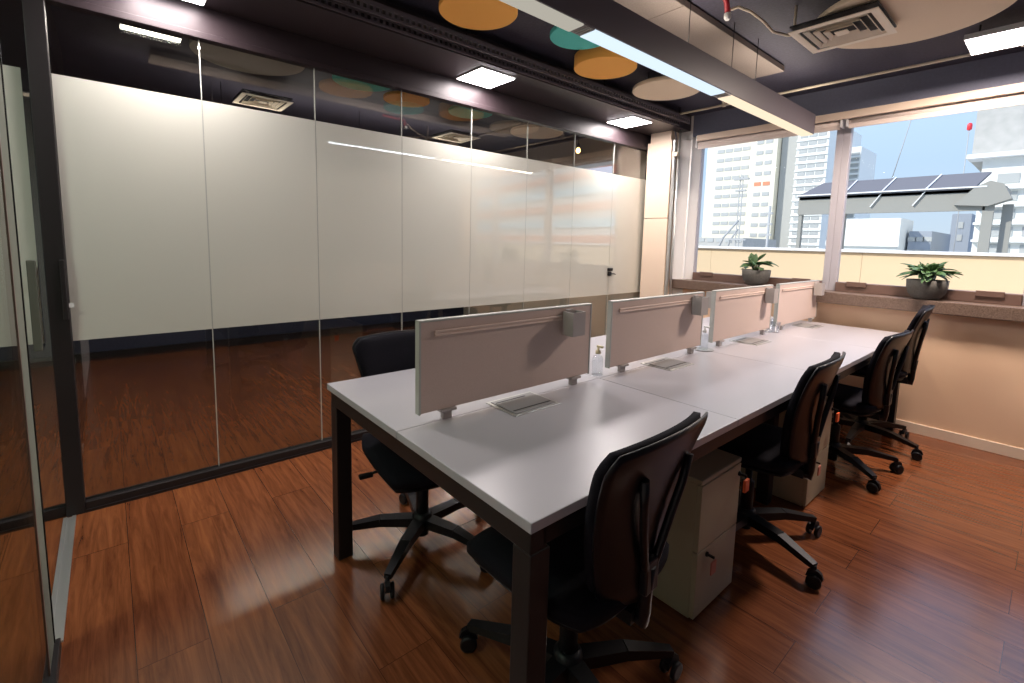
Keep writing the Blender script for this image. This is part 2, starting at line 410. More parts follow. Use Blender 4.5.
# ------------------------------------------------------------------ ceiling items
def disc(x, y, r, m, label, zb=2.48, th=.028, group='round felt ceiling discs'):
    d = empty('acoustic_disc', label, 'ceiling panel', (x, y, zb), group=group)
    MB().lathe([(r-.004, 0), (r, .004), (r, th-.004), (r-.004, th)], n=64).build('disc_panel', m, d)
    for a in range(3):
        p = (r*.6*math.cos(a*2.09), r*.6*math.sin(a*2.09))
        MB().tube([(p[0], p[1], th), (p[0], p[1], ZC-zb)], .004, 6).build('hanger_rod', 'dark', d)
    return d
disc(-2.06, 1.50, .20, 'd_or', 'large orange round ceiling disc nearest the camera, cut by the top of the picture', group=None)
disc(-1.89, 2.09, .175, 'd_te', 'teal round ceiling disc partly behind the linear light, between the two orange discs', group=None)
disc(-2.10, 2.57, .205, 'd_or', 'thick orange round ceiling disc between the teal disc and the pale disc', th=.085, group=None)
disc(-2.06, 3.25, .25, 'd_cr', 'pale cream round ceiling disc beside the linear light near the column', group=None)
disc(-.62, 3.06, .40, 'd_cr', 'big cream round ceiling disc behind the white air diffuser', group=None)
disc(-3.60, .78, .33, 'd_gr', 'grey half-hidden round ceiling disc seen through the glass at left', group=None)
disc(-3.52, 1.52, .22, 'd_te', 'leftmost teal round disc in the neighbouring room seen through the glass', group=None)
disc(-3.72, 1.98, .19, 'd_or', 'orange round disc in the neighbouring room seen through the glass', group=None)
disc(-3.64, 2.58, .20, 'd_te', 'right teal round disc in the neighbouring room seen through the glass', group=None)
disc(-3.78, 3.54, .28, 'd_cr', 'cream round disc in the neighbouring room seen through the glass', group=None)

def square_light(x, y, label, z=2.455):
    l = empty('ceiling_light', label, 'ceiling light', (x, y, z), group='square ceiling lights')
    MB().box(-.15, .15, -.15, .15, -.008, 0, .002).build('frame', 'whitep', l)
    MB().box(-.142, .142, -.142, .142, -.012, -.008).build('diffuser', 'led', l)
    return l
square_light(-2.73, .28, 'square ceiling light just above the top edge of the picture, nearest the door')
square_light(-2.73, 2.06, 'square white ceiling light above the middle of the glass partition')
square_light(-2.73, 3.72, 'square white ceiling light near the peach column')
l_ = empty('ceiling_light', 'bright square ceiling light at the right edge of the picture', 'ceiling light', (-.335, 3.79, 2.49), group='square ceiling lights')
MB().box(-.145, .145, -.145, .145, 0, .03, .003).build('frame', 'whitep', l_)
MB().box(-.138, .138, -.138, .138, -.004, 0).build('diffuser', 'led', l_)
for sx in (-.1, .1): MB().tube([(sx, 0, .03), (sx, 0, ZC-2.49)], .005).build('hanger_rod', 'dark', l_)

bm_ = empty('linear_light', 'long grey suspended linear light with white diffusers over the desk', 'light fixture', (-1.385, 0, 2.20))
MB().box(-.046, .046, -.6, 4.165, .004, .148, .003).build('housing', 'beam', bm_)
for a, b, m_ in ((-.6, .05, 'led_warm'), (.07, 1.50, 'led_dim'), (1.57, 2.71, 'led_cool'), (2.79, 4.155, 'led_warm')):
    MB().box(-.040, .040, a, b, -.003, .005).build('diffuser', m_, bm_)
for a, b in ((1.50, 1.57), (2.71, 2.79)):
    mb = MB().box(-.040, .040, a, b, 0, .005)
    for k in range(4): mb.box(-.034, .034, a+.008+k*.016, a+.014+k*.016, -.002, 0)
    mb.build('joint_plate', 'steel_grey', bm_)
MB().box(-.03, .03, -.55, 4.1, .148, .151).build('added_upper_glow', 'led_warm', bm_)  # added upward-facing glow, for lighting the ceiling board and discs
for y in (.7, 2.3, 2.78, 3.1):
    MB().tube([(.035, y, .148), (.035, y, ZC-2.20)], .0022, 6).build('suspension_wire', 'dark', bm_)

sl = empty('ceiling_board', 'grey-beige mineral board under the ceiling above the linear light', 'ceiling panel', (-1.50, 0, 2.555))
for a, b in ((.3, 1.05), (1.054, 2.32), (2.324, 3.66)):
    MB().box(-.13, .10, a, b, 0, .035, .002).build('board', 'slab', sl)

def diffuser(x, y, label, dim=False, z=2.435):
    d = empty('air_diffuser', label, 'air vent', (x, y, z))
    m_ = 'duct' if not dim else 'beam'
    fr = MB(); w = .19
    def ring(a, b, z0, z1):
        # sloped square ring
        V = []
        for r_, z_ in ((a, z0), (b, z1), (b, z1+.004), (a, z0+.004)):
            V.append([fr.bm.verts.new((sx*r_, sy*r_, z_)) for sx, sy in ((-1, -1), (1, -1), (1, 1), (-1, 1))])
        for i in range(4):
            for k in range(4):
                fr.bm.faces.new((V[i][k], V[i][(k+1) % 4], V[(i+1) % 4][(k+1) % 4], V[(i+1) % 4][k]))
    ring(w, w-.035, 0, .0); fr.build('outer_frame', m_, d)
    MB().box(-w+.005, w-.005, -w+.005, w-.005, .026, .034).build('plenum_box', 'ductdark', d)
    for q in (.138, .102, .066):
        fr = MB(); ring(q, q-.013, 0, .016); fr.build('vane', m_, d)
    MB().box(-.028, .028, -.028, .028, .0, .004).build('centre_plate', m_, d)
    return d
diffuser(-.857, 2.93, 'white square four-way air diffuser in front of the big cream disc')
diffuser(-4.44, 2.96, 'square air diffuser in the neighbouring room seen through the glass')
diffuser(-4.50, 1.06, 'darker air diffuser in the neighbouring room under the grey disc')

p_ = empty('ceiling_pipe', 'thin cream pipe crossing the ceiling in front of the window lintel', 'pipe', (0, 4.03, 2.52))
MB().tube([(-2.62, 0, 0), (XR, 0, 0)], .009).build('pipe_run', 'cream', p_)
for x in (-2.0, -.27, .3): MB().box(x-.012, x+.012, -.014, .014, -.014, ZC-2.52, .002).build('clamp', 'cream', p_)
r_ = empty('sprinkler', 'small red fitting with white fibres on the ceiling beside the beige board', 'sprinkler', (-1.235, 2.46, 2.60))
MB().tube([(0.02, -.25, -.02), (0.01, -.08, -.03), (0, -.02, -.04), (0, 0, -.09)], .014).build('red_pipe', 'red', r_)
MB().lathe([(.010, -.125), (.017, -.115), (.017, -.095), (.010, -.085)]).build('nozzle', 'whitep', r_)
cd = MB().tube([(-1.235, 2.478, 2.53), (-1.20, 2.50, 2.54), (-1.16, 2.55, 2.52), (-1.13, 2.64, 2.49), (-1.12, 2.74, 2.465), (-1.07, 2.80, 2.45), (-1.02, 2.82, 2.445), (-1.05, 2.83, 2.47), (-1.05, 2.83, 2.60)], .007).build('flexible_conduit', 'cream')
tag(cd, 'thin cream flexible conduit sagging from the red fitting to the air diffuser', 'cable')

nl = empty('linear_light', 'short bright linear light in the neighbouring room seen through the glass at top left', 'light fixture', (-3.33, .245, 2.40))
MB().box(-.035, .035, -.135, .135, .0, .05).build('housing', 'dark', nl)
MB().box(-.03, .03, -.13, .13, -.004, 0).build('diffuser', 'ledn', nl)
MB().tube([(0, 0, .05), (0, 0, .2)], .004).build('suspension_wire', 'dark', nl)
nu = empty('linear_light', 'added suspended light hidden behind the frosted band, brightening the neighbouring ceiling discs', 'light fixture', (-4.75, 2.0, 2.12))  # added fixture, unseen; put in to brighten the neighbouring room's discs
MB().box(-.04, .04, -1.4, 1.4, 0, .06, .003).build('housing', 'dark', nu)
MB().box(-.03, .03, -1.35, 1.35, -.003, 0).build('added_lower_glow', 'led_warm', nu)
MB().box(-.03, .03, -1.35, 1.35, .06, .063).build('added_upper_glow', 'led_warm', nu)
for y in (-1.2, 0, 1.2): MB().tube([(0, y, .06), (0, y, ZC-2.12)], .003, 6).build('suspension_wire', 'dark', nu)
bl = empty('pendant_bulb', 'small warm glowing bulb in the neighbouring room seen above the frosted band', 'light bulb', (-3.55, 3.95, 2.30))
MB().lathe([(.004, 0), (.02, .01), (.026, .03), (.018, .05), (.010, .06)], n=20).build('bulb', 'bulb', bl)
MB().lathe([(.012, .058), (.014, .07), (.014, .10), (.004, .11)], n=16).tube([(0, 0, .1), (0, 0, .3)], .003).build('socket', 'dark', bl)
for i, (y, z) in enumerate(((3.3, 2.52), (4.1, 2.50))):
    o = MB().tube([(XN+.1, y, z), (-3.0, y, z)], .012).build('ceiling_pipe', 'beam')
    tag(o, ('grey pipe across the neighbouring room ceiling, nearer one', 'grey pipe across the neighbouring room ceiling, by its end wall')[i], 'pipe')

# ------------------------------------------------------------------ the long desk
XL, XE = -1.890, -.672; XM = -1.281
bays = [.646, 1.620, 2.560, 3.500, 4.345]
dk = empty('bench_desk', 'long white bench desk on dark steel legs reaching to the window wall', 'desk', (XM, 0, 0))
for a, b in zip(bays, bays[1:]):
    for x0, x1 in ((XL, XM-.0008), (XM+.0008, XE)):
        MB().box(x0-XM, x1-XM, a+.0008, b-.0008, .715, .74, .002).build('tabletop', 'white', dk)
w, e = XL-XM, XE-XM
fr = MB().box(w+.012, e-.012, .658, .708, .655, .714, .003)
for y in bays[1:-1]: fr.box(w+.03, e-.03, y-.025, y+.025, .665, .714)
fr.box(w+.012, e-.012, 4.28, 4.33, .655, .714)
for x in (w+.012, e-.062): fr.box(x, x+.05, .70, 4.30, .665, .714)
fr.build('steel_frame', 'dark', dk)
for y0 in (.658, 4.27):
    for x in (w+.010, e-.070): MB().box(x, x+.06, y0, y0+.06, 0.0, .655, .003).build('leg', 'dark', dk)
for y0 in (2.53,):
    for x in (w+.20, e-.26): MB().box(x, x+.06, y0, y0+.06, 0.0, .665, .003).build('leg', 'dark', dk)

# flip-up cable lids in the tops
flip = [False]
def make_lid():
    t = empty('cable_flap', 'x', 'desk outlet', (0, 0, .74))
    MB().box(-.085, .085, -.11, .11, 0, .003, .001).build('frame', 'alu', t)
    MB().box(-.070, .070, -.098, .098, .003, .006, .001).build('flap', 'steel_grey', t)
    MB().box(.045, .052, -.09, .09, .006, .0065).box(-.052, -.045, -.09, .05, .006, .0065).build('cable_slot', 'blackp', t)
    return t
lid = make_lid()
for y, lb in ((1.13, 'grey metal cable flap in the desk in front of the nearest divider'), (2.10, 'grey metal cable flap in the desk at the second divider from the camera'),
              (3.06, 'grey metal cable flap in the desk at the third divider from the camera'), (4.06, 'grey metal cable flap in the desk at the divider by the window')):
    place(lid, flip, (-1.235, y, .74), 0, lb, 'desk cable flaps')

# divider screens
def make_divider():
    t = empty('desk_divider', 'x', 'desk divider', (0, 0, .74))
    L = .826
    MB().box(-.011, .011, .006, L-.006, .036, .334, .002).build('fabric_panel', 'panel', t)
    MB().box(-.013, .013, 0, .008, .033, .338, .002).box(-.013, .013, L-.008, L, .033, .338, .002).box(-.013, .013, 0, L, .331, .338, .002).build('edge_trim', 'alu_matte', t)
    for s in (1, -1):
        MB().box(min(s*.011, s*.018), max(s*.011, s*.018), .055, L-.065, .284, .290, .001).box(min(s*.011, s*.018), max(s*.011, s*.018), .055, L-.065, .296, .302, .001).box(min(s*.011, s*.0145), max(s*.011, s*.0145), .055, L-.065, .290, .296).build('accessory_rail', 'rail', t)
    for y in (.11, L-.09):
        MB().box(-.011, .011, y-.016, y+.016, 0, .030, .002).box(-.02, .02, y-.030, y+.030, .026, .036, .002).build('foot', 'grey', t)
    return t
def make_cup():
    t = empty('pen_box', 'x', 'desk organiser', (0, 0, 0))
    mb = MB(); w, d, h, th = .036, .055, .095, .003
    mb.box(0, d, -w, -w+th, 0, h).box(0, d, w-th, w, 0, h).box(0, th, -w+th, w-th, 0, h).box(d-th, d, -w+th, w-th, 0, h).box(th, d-th, -w+th, w-th, 0, th)
    mb.build('box', 'grey', t)
    MB().box(-.006, .004, -.02, .02, h-.02, h+.006, .001).build('hook', 'grey', t)
    return t
dv = [False]; D0 = make_divider()
cp = [False]; C0 = make_cup()
dys = [.722, 1.684, 2.640, 3.580]
names = ['nearest', 'second', 'third', 'farthest']
for i, y in enumerate(dys):
    place(D0, dv, (-1.29, y, .74), 0, ('pinkish beige desk divider nearest the camera, largest of the row', 'pinkish beige desk divider second from the camera',
          'pinkish beige desk divider third from the camera, in front of the left potted plant', 'pale desk divider farthest away, next to the window wall')[i], 'desk dividers along the middle of the desk')
    place(C0, cp, (-1.269, y+(.675 if i == 0 else .715), .74+.225), 0, 'small grey pen box hooked on the rail of the '+names[i]+' divider', 'pen boxes on the dividers')
for i in (1, 2):
    place(C0, cp, (-1.311, dys[i]+.10 if i == 2 else dys[i]+.78, .74+.225), PI, ('', 'small grey pen box on the far side of the second divider', 'small grey pen box on the far side of the third divider')[i], 'pen boxes on the dividers')

# bottles
def bottle(loc, label, pump, m='clear'):
    t = empty('sanitizer_bottle', label, 'bottle', loc)
    MB().lathe([(.022, 0), (.024, .004), (.024, .07), (.020, .085), (.010, .092), (.010, .10)], n=24).build('bottle_body', m, t)
    MB().lathe([(.012, .098), (.012, .112), (.006, .114), (.006, .13), (.004, .131)], n=16).box(-.006, .026, -.006, .006, .126, .136, .002).build('pump', pump, t)
    return t
bottle((-1.32, 1.655, .74), 'clear hand sanitizer bottle with amber pump between the two nearest dividers', 'amber')
bottle((-1.29, 2.565, .744), 'clear sanitizer bottle with pale pump on a small dish before the third divider', 'whitep')
o = MB().lathe([(.05, 0), (.056, .002), (.056, .004), (.05, .0035)], n=32).build('saucer', 'steel_grey')
o.location = (-1.29, 2.565, .74); tag(o, 'small grey round dish under the sanitizer bottle before the third divider', 'dish')
for i, (x, y, h) in enumerate(((-1.30, 3.50, .10), (-1.265, 3.53, .075))):
    t = MB().lathe([(.024, 0), (.030, h), (.0285, h), (.0225, .003)], n=24).build('plastic_cup', 'clear')
    t.location = (x, y, .7405); tag(t, ('taller clear plastic cup before the farthest divider', 'shorter clear plastic cup before the farthest divider')[i], 'cup')

# ------------------------------------------------------------------ office chairs (front faces +x)
def back_fn(x0=0.0, grow=0.0, zt=.90, zb=.45):
    def w(v):
        a = .120+.105*min(1, v/.9)**.9
        if v > .88: a *= 1-.13*((v-.88)/.12)**2.4
        if v < .12: a *= 1-.30*((.12-v)/.12)**2
        return a+grow
    def fn(u, v):
        s = (u-.5)*2
        x = -.205-.045*v-.030*math.sin(v*PI*.9)*-1*.6-.035*v*v
        x += .045*s*s*(1-.3*v)
        z = zb-grow+(zt-zb+2*grow)*v
        z -= .012*s*s*max(0, (v-.55)/.45)
        return Vector((x+x0, s*w(v), z)), Vector((1, -.25*s, 0)).normalized()
    return fn
def make_chair():
    t = empty('office_chair', 'x', 'chair')
    # five-star base
    for k in range(5):
        a = 2*PI*k/5; c, s = math.cos(a), math.sin(a)
        arm = MB().bar((.02*c, .02*s, .105), (.18*c, .18*s, .108), .055, .040, .044, .034).bar((.18*c, .18*s, .108), (.335*c, .335*s, .082), .044, .034, .028, .022)
        arm.build('base_arm', 'blackp', t)
        cs = MB().tube([(.335*c, .335*s, .085), (.335*c, .335*s, .045)], .008, 8)
        mx = Matrix.Translation((.338*c, .338*s, .040)) @ Matrix.Rotation(a+.5, 4, 'Z')
        pr = [(-.030, -.004), (-.024, .018), (-.008, .030), (.010, .030), (.024, .020), (.031, 0), (.020, .004), (-.015, .004)]
        tb = MB().poly(pr, 1, -.009, .009); cs.merge(tb.bm, mx)
        co = cs.build('caster', 'blackp', t)
        for sy in (-1, 1):
            tw = MB().lathe([(.020, -.008), (.027, -.006), (.027, .006), (.020, .008)], n=20)
            wm = mx @ Matrix.Translation((0, sy*.018, -.013)) @ Matrix.Rotation(PI/2, 4, 'X')
            ww = MB(); ww.merge(tw.bm, wm); ww.build('wheel', 'blackp', co)
    MB().lathe([(.045, .085), (.048, .10), (.042, .135), (.030, .145)], n=24).build('hub', 'blackp', t)
    MB().lathe([(.027, .05), (.027, .27), (.024, .275), (.015, .276), (.015, .40)], n=20).build('gas_lift', 'blackp', t)
    MB().box(-.14, .10, -.06, .06, .375, .415, .008).bar((-.10, 0, .395), (-.22, 0, .395), .07, .035).build('tilt_mechanism', 'blackp', t)
    MB().tube([(.0, -.05, .39), (.0, -.20, .385), (.0, -.235, .378)], .006, 8).box(-.012, .012, -.27, -.215, .370, .386, .004).build('lever', 'blackp', t)
    # seat
    def sf(u, v):
        a, b = (u-.5)*2, (v-.5)*2
        rr = .06
        x = .02+.235*a*(1-.10*abs(b)**3.5); y = .235*b*(1-.14*abs(a)**3.5)
        z = .452-.018*(max(0, a-.4)/.6)**2*1.6+.010*b*b
        return Vector((x, y, z)), Vector((0, 0, 1))
    MB().sheet(sf, 16, 16, .065).build('seat', 'fabric', t)
    def sf2(u, v):
        p, n = sf(u, v); return Vector((p.x*.93, p.y*.93, p.z-.036)), n
    MB().sheet(sf2, 12, 12, .018).build('seat_shell', 'blackp', t)
    MB().sheet(back_fn(), 18, 22, .040).build('backrest', 'fabric', t)
    MB().sheet(back_fn(-.024, .006), 18, 22, .012).build('back_shell', 'shell', t)
    fr = MB().tube([(-.16, 0, .395), (-.24, 0, .390), (-.232, 0, .41), (-.236, 0, .47), (-.244, 0, .54)], .02, 10, radii=[.022, .022, .020, .018, .016])
    for s in (-1, 1):
        fr.tube([(-.240, 0, .50), (-.246, s*.03, .56), (-.258, s*.065, .66), (-.270, s*.090, .74), (-.276, s*.105, .81)], .011, 8)
    fr.box(-.254, -.230, -.030, .030, .47, .56, .006)
    fr.build('back_frame', 'shell', t)
    return t
ch = [False]; CH = make_chair()
G = 'black office chairs around the desk'
# right side: backs towards +x, so rotate by pi
for x, y, rz, star, dz, lb in (
    (-.835, .97, PI+.05, 60, .0, 'black office chair nearest the camera, on the right side of the desk'),
    (-.835, 2.17, PI+.06, 53, .0, 'black office chair between the two beige pedestals on the right side'),
    (-.815, 3.37, PI-.05, 32, -.02, 'black office chair third along the right side, overlapping the farthest one'),
    (-.81, 3.98, PI+.10, 55, .08, 'black office chair farthest along the right side, against the window wall'),
    (-1.72, .99, -.15, 20, -.01, 'black office chair under the near left end of the desk'),
    (-1.92, 2.02, -.08, 40, -.01, 'black office chair second along the left side, mostly hidden behind the nearest divider'),
):
    c = place(CH, ch, (x, y, 0), rz, lb, G)
    for k in kids(c):
        if k.name.startswith(('base_arm', 'caster')): k.rotation_euler.z = math.radians(star)-rz
        elif not k.name.startswith('hub'): k.location.z = dz

# ------------------------------------------------------------------ pedestals
def make_pedestal(rows):
    t = empty('drawer_pedestal', 'x', 'cabinet')
    W, Dp, H = .30, .46, .53   # width y, depth x; front faces +x at x=0
    MB().box(-Dp, -.018, -W/2, W/2, .006, H-.018, .002).build('body', 'cab', t)
    MB().box(-Dp-.004, 0.0, -W/2-.002, W/2+.002, H-.018, H, .004).build('top', 'cab', t)
    MB().box(-Dp+.02, -.03, -W/2+.01, W/2-.01, 0, .006).build('plinth', 'blackp', t)
    z = .012; hs = rows
    for i, h in enumerate(hs):
        d = MB().box(-.018, 0, -W/2, W/2, z, z+h-.004, .002).build('drawer', 'cab', t)
        z += h
    return t, H
def lock(t, y, z, m, out=False):
    l = MB()
    l.lathe([(.009, 0), (.009, .006), (.005, .007)], n=14)
    bmesh.ops.transform(l.bm, matrix=Matrix.Translation((0, y, z)) @ Matrix.Rotation(PI/2, 4, 'Y'), verts=l.bm.verts)
    l.box(.006, .030, y-.004, y+.004, z-.004, z+.004, .001)
    lo = l.build('lock', 'blackp', t)
    MB().box(.024, .030 if not out else .034, y-.016, y+.020, z-.062, z-.014, .002).build('key_tag', m, lo, label='orange key tag' if m == 'orange' else 'faded pink key tag')
pr_, H = make_pedestal([.252, .248])
lock(pr_, .135, .47, 'orange', True); lock(pr_, -.085, .236, 'pink')
pu = [False]
GP = 'beige pedestals under the desk'
place(pr_, pu, (-.725, 1.656, 0), 0, 'beige two-drawer pedestal in front of the nearest right-hand chair', GP)
place(pr_, pu, (-.735, 2.805, 0), 0, 'beige two-drawer pedestal behind the second right-hand chair', GP)
pl_, H = make_pedestal([.124, .124, .124, .128])
lock(pl_, .10, .47, 'orange'); lock(pl_, -.11, .235, 'orange')
pv = [False]
place(pl_, pv, (-1.69, 1.62, 0), PI, 'four-drawer beige pedestal under the left side of the desk, seen mirrored in the glass', GP)

# ------------------------------------------------------------------ potted plants on the sill
def blade(mb, base, direction, length, width, droop, twist=0, n=7):
    d = Vector(direction).normalized(); side = d.cross(Vector((0, 0, 1)))
    side = side.normalized() if side.length > .05 else Vector((1, 0, 0))
    side = (side*math.cos(twist)+d.cross(side)*math.sin(twist)).normalized()
    rows = []; p = Vector(base)
    for i in range(n+1):
        t = i/n
        w = width*(math.sin(PI*min(1, t*.92+.06))**.8)*.5
        q = Vector(base)+d*length*t+Vector((0, 0, -droop*t*t))
        up = side.cross(d).normalized()
        rows.append([mb.bm.verts.new(q-side*w+up*w*.25), mb.bm.verts.new(q-up*.001), mb.bm.verts.new(q+side*w+up*w*.25)])
    for a, b in zip(rows, rows[1:]):
        for k in (0, 1):
            f = mb.bm.faces.new((a[k], a[k+1], b[k+1], b[k])); f.smooth = True
def plant(x, y, label, leaves, r=.118, h=.14):
    t = empty('potted_plant', label, 'plant', (x, y, .99))
    MB().lathe([(r*.52, 0), (r*.70, h*.10), (r*.88, h*.32), (r*.97, h*.62), (r, h), (r*.93, h), (r*.90, h*.88)], n=48).build('pot', 'pot', t)
    MB().lathe([(r*.89, h*.86), (r*.6, h*.90), (.01, h*.91)], n=24).build('soil', 'soil', t)
    mb = MB(); stm = MB()
    for (az, el, ln, wd, dr, bx, by, bz) in leaves:
        bz += .022; ln *= 1.08; wd *= 1.15
        d = (math.cos(az)*math.cos(el), math.sin(az)*math.cos(el), math.sin(el))
        b = Vector((bx, by, h*.9+bz))
        stm.tube([(bx*.3, by*.3, h*.85), tuple(b*.9), tuple(b)], .003, 6)
        blade(mb, b, d, ln, wd, dr, random.uniform(-.5, .5))
    f = mb.build('foliage', 'leaf', t)
    so = f.modifiers.new('thickness', 'SOLIDIFY'); so.thickness = .0012
    stm.build('stems', 'stem', t)
    return t
L1 = [(PI, .25, .10, .05, .02, -.03, 0, .03), (PI*.95, -.15, .10, .05, .03, -.04, 0, .03), (.05, .25, .13, .075, .02, .0, -.02, .035), (0, -.02, .12, .07, .02, .02, -.02, .05),
      (.1, .1, .14, .05, .045, .03, 0, .06), (PI*.9, .35, .07, .04, .0, -.02, 0, .06), (2.4, 1.2, .12, .055, 0, -.035, 0, .02), (1.4, 1.35, .10, .06, 0, -.02, -.02, .03),
      (-1.3, .3, .10, .06, .03, 0, -.02, .04), (-.6, .35, .11, .065, .02, .01, -.02, .04), (.3, .8, .09, .05, 0, .0, 0, .07), (-2.4, .1, .10, .055, .03, -.03, -.02, .03)]
L1 += [(3.0, .9, .09, .06, .02, -.02, -.01, .05), (-1.8, .1, .08, .06, .03, -.03, -.03, .02), (-.9, .05, .10, .07, .03, .02, -.04, .02), (.2, .55, .12, .06, .03, .02, -.01, .03), (-2.9, .5, .09, .06, .02, -.03, -.02, .04)]
plant(-1.795, 4.45, 'potted plant with a few broad leaves on the sill above the third divider', L1)
L2 = []
for k in range(74):
    az = random.uniform(-PI, PI); el = random.choice((-.1, .1, .3, .6, .9, 1.2))+random.uniform(-.1, .15)
    L2.append((az, el, random.uniform(.10, .155)*(1-.25*el), random.uniform(.028, .055), random.uniform(.01, .05), math.cos(az)*.03, math.sin(az)*.03, random.uniform(.02, .06)))
plant(-.618, 4.45, 'bushy potted plant with pointed leaves on the sill at right', L2)

# ------------------------------------------------------------------ outside
box('terrace_floor', 'concrete', -14, 8, 4.72, 7.0, -.3, -.05, kind='structure')
pw = empty('terrace_parapet', kind='structure')
pm = MB()
for k in range(11): pm.box(-13+k*1.9, -13+k*1.9+1.897, 7.0, 7.15, -.3, 1.30)
pm.build('parapet_panels', 'parapet', pw)
MB().box(-13, 8, 6.96, 7.19, 1.30, 1.335, .004).build('parapet_cap', 'cap', pw)
# canopy pavilion
cn = empty('canopy_pavilion', 'grey pavilion with sloping panelled roof and pale posts beyond the parapet', 'pavilion', (0, 14, 0))
MB().poly([(0, 2.22), (0, 2.70), (.12, 2.70), (.12, 2.22)], 0, -4.72, -1.18).build('fascia', 'canopyb', cn)
# sloping roof: polygon in y,z extruded in x by panel
xs = [-4.72, -3.68, -2.93, -2.14, -1.36]
for i, (a, b) in enumerate(zip(xs, xs[1:])):
    mb = MB(); ra, rb = (a+.22)*15/14, (b+.22)*15/14
    if i == 0: ra += .35
    V = [mb.bm.verts.new(c) for c in ((a, -.08, 2.70), (b-.01, -.08, 2.70), (rb-.01, 1.0, 3.13), (ra, 1.0, 3.13), (a, -.08, 2.66), (b-.01, -.08, 2.66), (rb-.01, 1.0, 3.09), (ra, 1.0, 3.09))]
    for q in ((0, 1, 2, 3), (7, 6, 5, 4), (0, 4, 5, 1), (1, 5, 6, 2), (2, 6, 7, 3), (3, 7, 4, 0)): mb.bm.faces.new([V[k] for k in q])
    mb.build('roof_panel', 'canopyf', cn)
    if i:
        MB().bar((a-.005, -.09, 2.715), (ra-.005, 1.0, 3.145), .025, .02).bar((a-.005, -.03, 2.70), (a-.22, -.03, 2.36), .025, .02).build('roof_seam', 'cap', cn)
MB().box(-4.74, -1.18, -.11, -.07, 2.69, 2.72).build('gutter', 'cap', cn)
MB().poly([(-1.36, 2.70), (-1.66, 2.34), (-1.14, 2.30), (-.80, 2.44), (-.94, 2.74), (-1.14, 2.82)], 1, -.10, .30).build('hip_end', 'canopyb', cn)
MB().poly([(0, 2.60), (0, 2.70), (1.3, 2.70), (1.3, 2.60)], 0, -4.70, -.9).build('ceiling_slab', 'canopyb', cn)
for x, y, w_ in ((-1.13, .0, .17), (-.86, .25, .16), (-4.66, .02, .08), (-4.24, 1.1, .10), (-3.95, 1.1, .05)):
    MB().box(x-w_/2, x+w_/2, y, y+.14, -.3, 2.35 if w_ > .12 else 2.62).build('post', 'canopyb', cn)

# towers; each window its own part
def tower(name, label, x0, x1, y, z0, z1, m, cols, rows, ww, wh, depth=8, wx0=None, wx1=None, wz0=None, wz1=None, wm='win', extra=None, ledge=None, skew=0):
    t = empty(name, label, 'building', ((x0+x1)/2, y, z0))
    cx = (x0+x1)/2
    MB().box(x0-cx, x1-cx, 0, depth, 0, z1-z0).build('wall', m, t)
    wx0 = wx0 if wx0 is not None else x0; wx1 = wx1 if wx1 is not None else x1
    wz0 = wz0 if wz0 is not None else z0+.5; wz1 = wz1 if wz1 is not None else z1-.4
    for r in range(rows):
        for c in range(cols):
            px = wx0+(wx1-wx0)*(c+.5)/cols-cx; pz = wz0+(wz1-wz0)*(r+.5)/rows-z0
            mm = wm
            if extra and (r, c) in extra: mm = 'winor'
            MB().box(px-ww/2, px+ww/2, -.05, .05, pz-wh/2, pz+wh/2).build('window', mm, t)
        if ledge:
            pz = wz0+(wz1-wz0)*r/rows-z0
            MB().box(x0-cx-.05, x1-cx+.05, -ledge, 0, pz-.12, pz+.02).build('ledge', m, t)
    return t
tower('apartment_tower', 'cream tower block with rows of small dark windows behind the left pane', -31.5, -25.6, 60, -10, 26, 'bcream', 4, 20, .9, .42, wx0=-30.2, wx1=-26.0, wz0=1.5, wz1=24)
tower('apartment_tower', 'narrow cream tower with a column of windows and orange shutters', -25.5, -22.6, 59, -10, 26, 'bcream', 2, 20, .75, .42, wx0=-25.0, wx1=-23.0, wz0=1.0, wz1=25, extra={(0, 0), (0, 1), (6, 0), (6, 1)})
tower('apartment_tower', 'grey-sided tower slab in the middle of the left pane', -22.5, -20.3, 60, -10, 26, 'bgrey', 1, 12, .3, .5, wx0=-21.0, wx1=-20.4, wz0=2, wz1=24)
tower('apartment_tower', 'white tower with dense balcony windows left of the mullion', -20.2, -17.2, 58, -10, 26, 'bwhite', 3, 30, .75, .34, wx0=-20.0, wx1=-17.4, wz0=1.0, wz1=25, ledge=.12)
tower('apartment_tower', 'pale tower with a stepped roof just right of the mullion', -24.5, -19.7, 80, -10, 15.6, 'bwhite', 4, 18, .95, .40, wx0=-24, wx1=-19.8, wz0=1.0, wz1=15, ledge=.3)
o = MB().box(-24.5, -21.3, 80.5, 86, 15.6, 18.2).build('roof_block', 'bwhite'); tag(o, 'stepped upper block on the pale tower right of the mullion', 'building')
tower('office_block', 'large pale building with horizontal ledges at the right edge', -3.72, 6, 40, -10, 6.9, 'bwhite', 7, 8, .9, .55, wx0=-3.2, wx1=5.8, wz0=-2.0, wz1=6.2, ledge=.4)
o = MB().box(-4.35, 8, 41, 50, 6.9, 13).build('rooftop_block', 'concrete'); tag(o, 'blank grey concrete block on top of the large building at right', 'building')
o = MB().box(-4.4, 6.2, 39.4, 41, 6.9, 7.15).build('roof_ledge', 'cap'); tag(o, 'pale overhanging ledge under the blank concrete block', 'ledge')
o = MB().box(-11.4, -7.25, 40, 44, -8, 3.5).box(-11.4, -7.2, 39.8, 40, 1.6, 1.95).build('low_white_building', 'bwhite'); tag(o, 'low white flat building below the canopy', 'building')
tower('low_building', 'grey low block with a strip of windows below the canopy', -7.1, -5.9, 42, -8, 2.7, 'slate', 3, 3, .45, .3, wz0=0, wz1=2.6)
